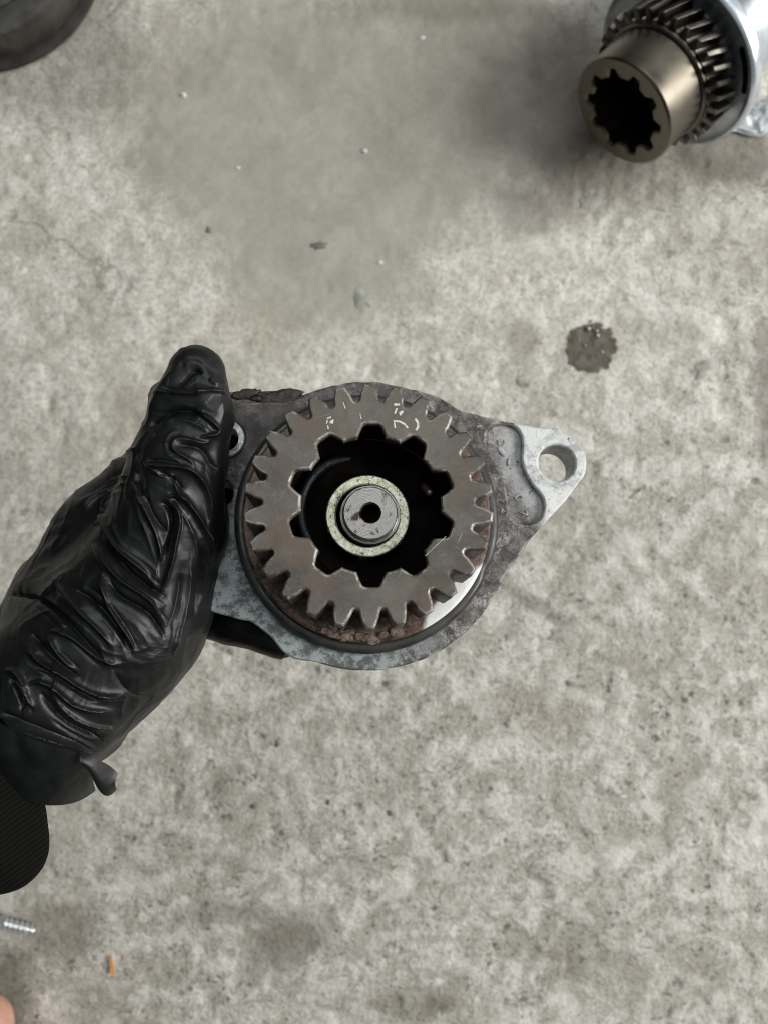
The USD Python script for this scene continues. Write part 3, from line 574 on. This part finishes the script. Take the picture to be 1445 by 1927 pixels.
hand_cones = [
    c_((371, 704, .2650), .0088, (362, 775, .2660), .0118), c_((312, 750, .2610), .0052, (330, 800, .2610), .0080, .003), c_((362, 775, .2660), .0118, (335, 880, .2640), .0130, .004),
    c_((335, 880, .2640), .0130, (312, 1000, .2600), .0160, .008), c_((312, 1000, .2600), .0160, (238, 1160, .2580), .0225, .010),
    c_((352, 985, .2510), .0100, (322, 1110, .2490), .0095, .010), c_((322, 1110, .2490), .0095, (225, 1220, .2540), .0180, .012),
    c_((238, 1160, .2580), .0225, (122, 1280, .2620), .0225, .012), c_((122, 1280, .2620), .0225, (55, 1370, .2640), .0215, .01),
    c_((258, 930, .2400), .0125, (205, 1010, .2400), .0160, .006), c_((205, 1010, .2400), .0160, (130, 1140, .2460), .0190, .010),
    c_((80, 1098, .2420), .0090, (60, 1180, .2440), .0125, .002), c_((152, 1352, .2540), .0155, (150, 1290, .2560), .0170, .003),
    # fingers going behind the flange
    c_((258, 925, .2330), .0105, (345, 815, .2240), .0090, .006), c_((345, 815, .2240), .0090, (475, 838, .2200), .0080, .004),
    c_((215, 1010, .2280), .0105, (330, 945, .2220), .0092, .006), c_((330, 945, .2220), .0092, (480, 940, .2180), .0080, .004),
    c_((215, 1110, .2280), .0105, (345, 1150, .2170), .0090, .006), c_((345, 1150, .2170), .0088, (440, 1170, .2200), .0078, .004), c_((440, 1170, .2200), .0078, (528, 1204, .2230), .0070, .004),
]
glove = round_cones(hand_cones, 0.0012)
glove = max(glove.split(only_watertight=False), key=lambda m: len(m.faces))
trimesh.smoothing.filter_taubin(glove, iterations=8)
glove = glove.subdivide(); trimesh.smoothing.filter_taubin(glove, iterations=4); glove = glove.subdivide(); trimesh.smoothing.filter_taubin(glove, iterations=4)
V = np.array(glove.vertices); uv = proj(V)
w_ = np.clip((835 - uv[:, 1]) / 60, 0, 1); zc = 0.2728; over = np.maximum(V[:, 2] - zc, 0); V[:, 2] -= over * 0.6 * w_; glove.vertices = V
N = np.array(glove.vertex_normals)
up = np.clip((N[:, 2] + 0.05) / 0.35, 0, 1)
cr = meshkit.fbm(V * [70, 70, 40] + 3 * meshkit.fbm(V * 40, 2, 8)[:, None], 4, 4) - 0.5
ridg = 0.5 - np.abs(meshkit.fbm(V * [95, 60, 60], 3, 12) - 0.5) * 2
disp = fold_height(uv) * up * 1.35 + cr * 0.0014 + (ridg - 0.3) * 0.0011 * (1 - 0.8 * up) + up * 0.0005 * np.clip(0.5 - np.abs(meshkit.fbm(V * [120, 75, 80] + 1.5 * meshkit.fbm(V * 60, 2, 31)[:, None], 2, 17) - 0.5) * 5, 0, 1)
glove.vertices = V + N * disp[:, None]
person = thing('person', 'person in a wrinkled black glove and ribbed black sleeve gripping the flanged gear unit', 'person')
gl = obj('glove', glove, M_glove, person, smooth=True)
# cuff: a short flared skirt below the rolled edge, with a loose tab
def sheet(top, bot, thick, n=40, wav=0.0, seed=1):
    t = np.array(top); b = np.array(bot)
    k = min(3, len(t) - 1)
    a1 = np.array(splev(np.linspace(0, 1, n), splprep(t.T, s=0, k=k)[0])).T; b1 = np.array(splev(np.linspace(0, 1, n), splprep(b.T, s=0, k=k)[0])).T
    m = 14; G_ = np.array([a1 + (b1 - a1) * u for u in np.linspace(0, 1, m)])
    G_[..., 2] += wav * (meshkit.fbm(G_ * 90, 3, seed) - 0.5) + 0.0015 * np.sin(np.linspace(0, np.pi, m))[:, None]
    I = np.arange(m * n).reshape(m, n); q = np.stack([I[:-1, :-1], I[1:, :-1], I[1:, 1:], I[:-1, 1:]], -1).reshape(-1, 4)
    ft = np.vstack([q[:, [0, 1, 2]], q[:, [0, 2, 3]]]); v = G_.reshape(-1, 3)
    mt = trimesh.Trimesh(v, ft, process=False); nn = mt.vertex_normals
    if nn[:, 2].mean() < 0: ft = ft[:, ::-1]; nn = -nn
    v2 = np.vstack([v + nn * thick / 2, v - nn * thick / 2]); K = len(v)
    rim = np.r_[I[0], I[1:, -1], I[-1, :-1][::-1], I[1:-1, 0][::-1]]; r2 = np.roll(rim, -1)
    f = np.vstack([ft, ft[:, ::-1] + K, np.c_[rim, r2, r2 + K], np.c_[rim, r2 + K, rim + K]])
    o = trimesh.Trimesh(v2, f, process=False); o.fix_normals(); return o
M_cuff = plain('black_nitrile_cuff', (0.0032, 0.0045, 0.0042), 0.5, bump=0.3, bscale=500, var=0.3)
obj('cuff', sheet([P(-30, 1340, .287), P(50, 1384, .291), P(120, 1404, .288), P(178, 1432, .276)], [P(-20, 1460, .276), P(60, 1506, .281), P(110, 1512, .277), P(176, 1487, .268)], 0.0012, 50, 0.004), M_cuff, gl, smooth=40)
obj('cuff_tab', sheet([P(150, 1416, .286), P(185, 1431, .284), P(205, 1442, .281), P(221, 1456, .279)], [P(160, 1444, .286), P(186, 1482, .282), P(204, 1496, .279), P(218, 1484, .277)], 0.0009, 24, 0.001, 3), M_cuff, gl, smooth=40)
M_skin = plain('skin', lin(196, 150, 132), 0.5, bump=0.35, bscale=420, var=0.12, vscale=130, subsurface_weight=0.25, subsurface_scale=0.004, subsurface_radius=(1.0, 0.35, 0.2))
obj('wrist', round_cones([c_((110, 1380, .2580), .013, (58, 1424, .2580), .0140), c_((58, 1424, .2580), .0140, (-60, 1500, .2600), .018)], 0.002), M_skin, person, smooth=True)
# ribbed knit sleeve
slv = round_cones([c_((-125, 1520, .2790), .0200, (-62, 1560, .2770), .0140, .008), c_((-85, 1450, .2790), .0120, (18, 1605, .2770), .0105, .008), c_((-110, 1520, .2790), .0245, (-420, 1640, .2900), .0400, .008), c_((-70, 1440, .2770), .0110, (-15, 1560, .2770), .0110, .008)], 0.0013)
slv = max(slv.split(only_watertight=False), key=lambda m: len(m.faces)); trimesh.smoothing.filter_taubin(slv, iterations=6)
slv.vertices = slv.vertices + slv.vertex_normals * (0.0016 * (meshkit.fbm(slv.vertices * 45, 3, 2) - 0.5))[:, None]
def knit_look():
    g = G(); p = g.pos()
    q = g.n('vector_math', 'value', math_type='dot_product', vector1=p, vector2=(0.50, -0.866, 0.0))
    w = g.math('sine', g.math('add', g.math('multiply', q, 2 * math.pi / 0.00135), g.math('multiply', g.noise(p, 120.0, 3), 5.0)))
    h = g.math('add', w, g.math('multiply', g.noise(p, 2400.0, 3), 0.8))
    c = g.mix(g.mr(w, -0.8, 0.9), (0.0024, 0.0023, 0.0021), (0.0050, 0.0048, 0.0043))
    return g.out('black_knit', g.n('principled_bsdf', 'BSDF', base_color=c, roughness=0.9, specular_ior_level=0.08, normal=g.n('bump', 'normal', height=h, strength=0.5, distance=0.0003)))
obj('sleeve', slv, knit_look(), person, smooth=True)
foot = round_cones([c_((-62, 1960, .0300), .0240, (-40, 2080, .0330), .0280), c_((-40, 2080, .0330), .0280, (-120, 2300, .0400), .0400), c_((-40, 1935, .0240), .0190, (-52, 1990, .0260), .0220)], 0.0025)
foot.vertices += foot.vertex_normals * ((meshkit.fbm(foot.vertices * 40, 3, 5) - 0.5) * 0.003)[:, None]
tag(obj('foot', foot, M_skin, person, smooth=True), 'bare pinkish skin at the lower left corner')

# ------------------------------------------------------------------ the splined sleeve gear lying on the floor
def steel(name, col, rough, rvar, scale=(1, 1, 1), bump=0.15, metal=1.0):
    g = G(); p = g.objpos(); n = g.noise(g.scalev(p, *scale), 160.0, 5, 0.65); n2 = g.noise(p, 28.0, 4, 0.6)
    c = g.mix(g.mr(n2, 0.3, 0.7), tuple(x * 0.8 for x in col), tuple(min(1, x * 1.12) for x in col))
    e, b = g.edge(0.0008)
    return g.out(name, g.n('principled_bsdf', 'BSDF', base_color=c, metallic=metal, roughness=g.mr(n2, 0.3, 0.7, rough - rvar, rough + rvar), normal=g.n('bump', 'normal', height=n, strength=bump, distance=0.0003, normal=b)))
ax = np.array([0.70, 0.70, -0.13]); ax /= np.linalg.norm(ax)
nose = P(1170, 213, 0.0560)
zl = ax; xl = np.cross([0, 0, 1], zl); xl /= np.linalg.norm(xl); yl = np.cross(zl, xl)
Ms = np.eye(4); Ms[:3, 0], Ms[:3, 1], Ms[:3, 2], Ms[:3, 3] = xl, yl, zl, nose
sg_thing = thing('splined_gear_shaft', 'oily steel splined sleeve with gear teeth and polished drum lying on the floor', 'gear shaft', Ms)
M_slv = steel('oily_steel', (0.14, 0.124, 0.100), 0.36, 0.10, (0.3, 0.3, 8.0))
M_tooth = steel('gear_tooth_steel', (0.13, 0.12, 0.105), 0.30, 0.06)
M_chrome = steel('polished_steel', (0.56, 0.61, 0.66), 0.26, 0.08, (1, 1, 1), 0.25, 0.72)
RS = 0.0330; HELIX = 0.17
slr = prism(circle(0, 0, RS, 128), [spline_bore(10, 0.0213, 0.0258, 0.15, 0.0082, 0.0050)], 0.0, 0.0270, 0.0011)
obj('splined_sleeve', slr, M_slv, sg_thing, smooth=35)
obj('bore_wall', prism(circle(0, 0, 0.030, 64), [spline_bore(10, 0.0213, 0.0258, 0.15, 0.0082, 0.0050)], 0.0270, 0.0440, 0.0001), M_oily, sg_thing)
obj('bore_end', lathe([(0.0, 0.040), (0.0208, 0.040), (0.0208, 0.043), (0.0, 0.043)], 48), M_hole, sg_thing)
obj('shoulder', lathe([(0.0300, 0.0270), (0.0338, 0.0270), (0.0348, 0.0280), (0.0348, 0.0294), (0.0300, 0.0294)], 128), M_slv, sg_thing, smooth=30)
wheel = prism(gear_ring(30, 0.0355, 0.0418, 0.05, 0.62, 0.30, 5), [circle(0, 0, 0.0302, 48)], 0.0, 0.0165, 0.0006)
for _ in range(2):
    long_e = wheel.edges_unique_length > 0.009; wheel = wheel.subdivide_to_size(0.009) if long_e.any() else wheel
tw = HELIX * (wheel.vertices[:, 2] / 0.0165); cw, sw = np.cos(tw), np.sin(tw)
wheel.vertices[:, :2] = np.stack([wheel.vertices[:, 0] * cw - wheel.vertices[:, 1] * sw, wheel.vertices[:, 0] * sw + wheel.vertices[:, 1] * cw], 1); wheel.vertices[:, 2] += 0.0294
obj('toothed_wheel', wheel, M_tooth, sg_thing)
drum = lathe([(0.0302, 0.0459), (0.0352, 0.0459), (0.0364, 0.0470), (0.0385, 0.0478), (0.0470, 0.0470), (0.0492, 0.0462), (0.0508, 0.0452), (0.0520, 0.0462), (0.0524, 0.0480), (0.0524, 0.0520), (0.0512, 0.0530), (0.0400, 0.0535), (0.0390, 0.1200), (0.0302, 0.1200)], 144)
rd = np.hypot(drum.vertices[:, 0], drum.vertices[:, 1]); drum.vertices[:, 2] += (meshkit.fbm(drum.vertices * 60, 2, 3) - 0.5) * 0.003 * (rd > 0.036) * (rd < 0.046)
drum_o = obj('drum', drum, M_chrome, sg_thing, smooth=40)
# a dark window in the drum's face
an = math.atan2(*(np.array([0.62, 0.78])))
def on_drum(px, py, zl_):
    d = np.array([(px - 722.5) / 1445, -(py - 963.5) / 1445, -1.0]); C = np.array([0, 0, CAM_Z]); o = nose + zl_ * zl
    t = ((o - C) @ zl) / (d @ zl); q = C + t * d - o; return np.array([q @ xl, q @ yl])
wp = on_drum(1420, 130, 0.0490); wa = math.atan2(wp[1], wp[0])
sec = sg.LineString([(0.0462 * math.cos(wa + q), 0.0462 * math.sin(wa + q)) for q in np.linspace(-0.26, 0.26, 12)]).buffer(0.0016)
obj('slot', prism(resample(orient(np.array(sec.exterior.coords)[:-1]), 0.001), [], 0.0462, 0.0482, 0.0003), M_hole, drum_o)

# ------------------------------------------------------------------ ring housing in the upper left corner
Mr = np.eye(4); Mr[:3, :3] *= 1.36; Mr[:3, 3] = P(-30, -88, 0.0)
hs = thing('ring_housing', 'dark greasy round steel housing with stepped rings, in the upper left corner', 'housing', Mr)
M_hous = plain('greasy_iron', (0.060, 0.057, 0.049), 0.55, 0.3, bump=0.4, bscale=300, var=0.4, vscale=60, rvar=0.12)
M_hous2 = plain('worn_iron', (0.14, 0.135, 0.12), 0.6, 0.3, bump=0.4, bscale=300, var=0.4, vscale=60)
obj('outer_ring', lathe([(0.0525, 0.0), (0.0530, 0.010), (0.0515, 0.0165), (0.0470, 0.0175), (0.0405, 0.0165), (0.0405, 0.0)], 128), M_hous, hs, smooth=25)
obj('middle_ring', lathe([(0.0290, 0.0), (0.0375, 0.0), (0.0375, 0.020), (0.0365, 0.0215), (0.0305, 0.0215), (0.0290, 0.0200)], 128), M_hous2, hs, smooth=25)
obj('inner_ring', lathe([(0.020, 0.0), (0.0275, 0.0), (0.0275, 0.010), (0.020, 0.010)], 96), M_hous, hs, smooth=25)
obj('shade_plate', lathe([(0.0, 0.0005), (0.0575, 0.0005), (0.0580, 0.0015), (0.0575, 0.0030), (0.0, 0.0030)], 96), plain('shade_base', (0.024, 0.022, 0.018), 0.6, bump=0.6, bscale=300, var=0.5, vscale=80), hs, smooth=30)  # thin dark disc added for the shadow band round the outer ring

# ------------------------------------------------------------------ small things on the floor
def crumple(w, h, amp, seed, n=90, freq=55):
    a = np.linspace(-w / 2, w / 2, n); b = np.linspace(-h / 2, h / 2, n); A, B = np.meshgrid(a, b, indexing='ij')
    q = np.stack([A, B, A * 0 + seed], -1)
    f1 = np.abs(meshkit.fbm(q * freq, 3, seed) - 0.5) * 2; f2 = np.abs(meshkit.fbm(q * freq * 2.3, 3, seed + 9) - 0.5) * 2
    edge = np.clip(1.35 - np.maximum(np.abs(A) / (w / 2), np.abs(B) / (h / 2)) - 0.35 * meshkit.fbm(q * 70, 2, seed + 3), 0.0, 1)
    Zc = 0.0012 + amp * (f1 * 0.8 + f2 * 0.35) * np.minimum(1, edge * 2)
    A2 = A + (meshkit.fbm(q * 45, 3, seed + 20) - 0.5) * 0.02; B2 = B + (meshkit.fbm(q * 45, 3, seed + 30) - 0.5) * 0.02
    v = np.stack([A2, B2, Zc], -1).reshape(-1, 3); I = np.arange(n * n).reshape(n, n)
    qd = np.stack([I[:-1, :-1], I[1:, :-1], I[1:, 1:], I[:-1, 1:]], -1).reshape(-1, 4)
    return trimesh.Trimesh(v, np.vstack([qd[:, [0, 1, 2]], qd[:, [0, 2, 3]]]), process=False)
bag = crumple(0.062, 0.024, 0.011, 4); bag.apply_transform(trimesh.transformations.rotation_matrix(0.12, [0, 0, 1])); bag.apply_translation(P(1432, 216, 0.001))
gB = G(); pB = gB.pos()
M_bag = gB.out('cloudy_plastic', gB.n('principled_bsdf', 'BSDF', base_color=(0.62, 0.66, 0.67), roughness=0.28, specular_ior_level=0.6, transmission_weight=0.25))
tag(obj('plastic_wrap', bag, M_bag, smooth=True), 'crumpled whitish plastic wrap on the floor under the polished drum', 'plastic wrap')
# screw
Mt = np.eye(4); s0, s1 = P(10, 1738, 0.0042), P(66, 1752, 0.0036)
zs = (s1 - s0) / np.linalg.norm(s1 - s0); xs = np.cross(zs, [0, 0, 1]); xs /= np.linalg.norm(xs); ys = np.cross(zs, xs)
Mt[:3, 0], Mt[:3, 1], Mt[:3, 2], Mt[:3, 3] = xs, ys, zs, s0
screw = thing('screw', 'small bright zinc screw lying on the floor beside the sleeve', 'screw', Mt)
Ls_ = np.linalg.norm(s1 - s0)
def helix(R0, amp, pitch, length, n=28, per=14):
    nz = int(length / pitch * per); z = np.linspace(0, length, nz); t = np.arange(n) * 2 * np.pi / n
    ZZ, T = np.meshgrid(z, t, indexing='ij'); tip = np.clip((length - ZZ) / 0.004, 0.25, 1)
    ph = (ZZ / pitch - T / (2 * np.pi)) % 1.0; r = (R0 + amp * (1 - np.abs(ph * 2 - 1)) ** 1.2) * (0.55 + 0.45 * tip)
    v = np.stack([r * np.cos(T), r * np.sin(T), ZZ], -1).reshape(-1, 3); I = np.arange(nz * n).reshape(nz, n)
    q = np.stack([I[:-1], np.roll(I, -1, 1)[:-1], np.roll(I, -1, 1)[1:], I[1:]], -1).reshape(-1, 4)
    f = np.vstack([q[:, [0, 1, 2]], q[:, [0, 2, 3]]]); k = len(v); v = np.vstack([v, [[0, 0, 0], [0, 0, length]]])
    e = np.arange(n); e2 = (e + 1) % n
    return trimesh.Trimesh(v, np.vstack([f, np.c_[e2, e, np.full(n, k)], np.c_[I[-1][e], I[-1][e2], np.full(n, k + 1)]]), process=False)
M_zinc = plain('bright_zinc', (0.72, 0.75, 0.77), 0.3, 0.85, var=0.1)
obj('thread', helix(0.0026, 0.0017, 0.0034, Ls_), M_zinc, screw, smooth=True)
obj('head', lathe([(0.0, -0.004), (0.0045, -0.004), (0.0055, -0.003), (0.0055, -0.0003), (0.0, -0.0003)], 6), M_zinc, screw)
# splinter of wood
spl = trimesh.creation.box((0.0024, 0.0115, 0.0016)); spl = spl.subdivide().subdivide()
spl.vertices[:, 0] *= 1 - 0.55 * np.clip(spl.vertices[:, 1] / 0.006, -0.2, 1); spl.vertices += (rng.random(spl.vertices.shape) - .5) * 0.0003
spl.apply_transform(trimesh.transformations.rotation_matrix(0.12, [0, 0, 1])); spl.apply_translation(P(211, 1818, 0.0018))
tag(obj('wood_splinter', spl, plain('raw_wood', lin(200, 150, 96), 0.65, var=0.2, vscale=700)), 'small orange splinter of wood on the floor below the screw', 'splinter')
# drop of oil with bubbles, soaking out at its scalloped edge
oc = px_floor(1112, 655)
def oil_look():
    g = G(); p = g.pos(); n = g.noise(p, 190.0, 5, 0.65)
    b = g.n('principled_bsdf', 'BSDF', base_color=g.mix(g.mr(n, 0.35, 0.65), lin(74, 66, 57), lin(104, 96, 85)), roughness=g.mr(n, 0.3, 0.7, 0.3, 0.6), specular_ior_level=0.3, normal=g.n('bump', 'normal', height=g.noise(p, 420.0, 4, 0.7), strength=0.8, distance=0.0012))
    m = g.ellipse(p, oc[0], oc[1], 0.0165, 0.0160, 0.0, 0.07, g.noise(p, 190.0, 6, 0.66), 0.45)
    return g.out('spilt_oil', g.n('mix_closure', 'closure', fac=g.math('multiply', m, 0.93), closure1=g.n('transparent_bsdf', 'BSDF'), closure2=b))
nr_ = 24; t_ = np.arange(72) * 2 * np.pi / 72
rr2 = np.linspace(0.0215, 0.0005, nr_)
px_, py_ = oc[0] + rr2[:, None] * np.cos(t_), oc[1] + rr2[:, None] * np.sin(t_)
v = np.stack([px_, py_, floor_relief(px_, py_) + 0.0005], -1).reshape(-1, 3); f = []
for i in range(nr_ - 1):
    k = np.arange(72); k2 = (k + 1) % 72; f += [np.c_[i * 72 + k, i * 72 + k2, (i + 1) * 72 + k2], np.c_[i * 72 + k, (i + 1) * 72 + k2, (i + 1) * 72 + k]]
oil = tag(UsdGeom.Xform.Define(stage, '/World/oil_drop').GetPrim(), 'dark scalloped drop of spilt oil with small bubbles, below the splined sleeve', 'oil spot')
obj('film', (v, np.vstack(f)), oil_look(), oil, smooth=True)
M_bub = plain('oil_bubble', lin(130, 124, 114), 0.06, spec=0.9, coat_weight=1.0)
for (px, py, r_) in ((1107, 618, .0016), (1122, 622, .0012), (1124, 631, .0015), (1089, 640, .0008), (1101, 650, .0008), (1132, 662, .0010), (1141, 668, .0006), (1116, 616, .0007)):
    b_ = trimesh.creation.icosphere(3); b_.apply_scale([r_, r_, r_ * 0.6]); b_.apply_translation(P(px, py, 0.0008)); obj('bubble', b_, M_bub, oil, smooth=True)
# white crumbs
M_crumb = plain('white_crumb', (0.62, 0.62, 0.60), 0.8, var=0.1)
for i, (px, py, r_, lb) in enumerate([(346, 178, .0018, 'white crumb on the plain grey patch nearest the ring housing'), (794, 71, .0020, 'white crumb near the top edge of the floor in view'), (687, 284, .0019, 'white crumb in the middle of the plain grey patch'), (716, 494, .0017, 'white crumb on the floor above the gear unit'), (448, 315, .0012, 'tiny white crumb left of the middle of the plain grey patch')]):
    b_ = trimesh.creation.icosphere(2); b_.vertices *= 0.75 + 0.5 * rng.random((len(b_.vertices), 1)); b_.apply_scale([r_, r_ * 0.75, r_ * 0.6]); b_.apply_translation(P(px, py, 0.0002))
    tag(obj('crumb', b_, M_crumb), lb, 'crumb', 'white crumbs on the floor')
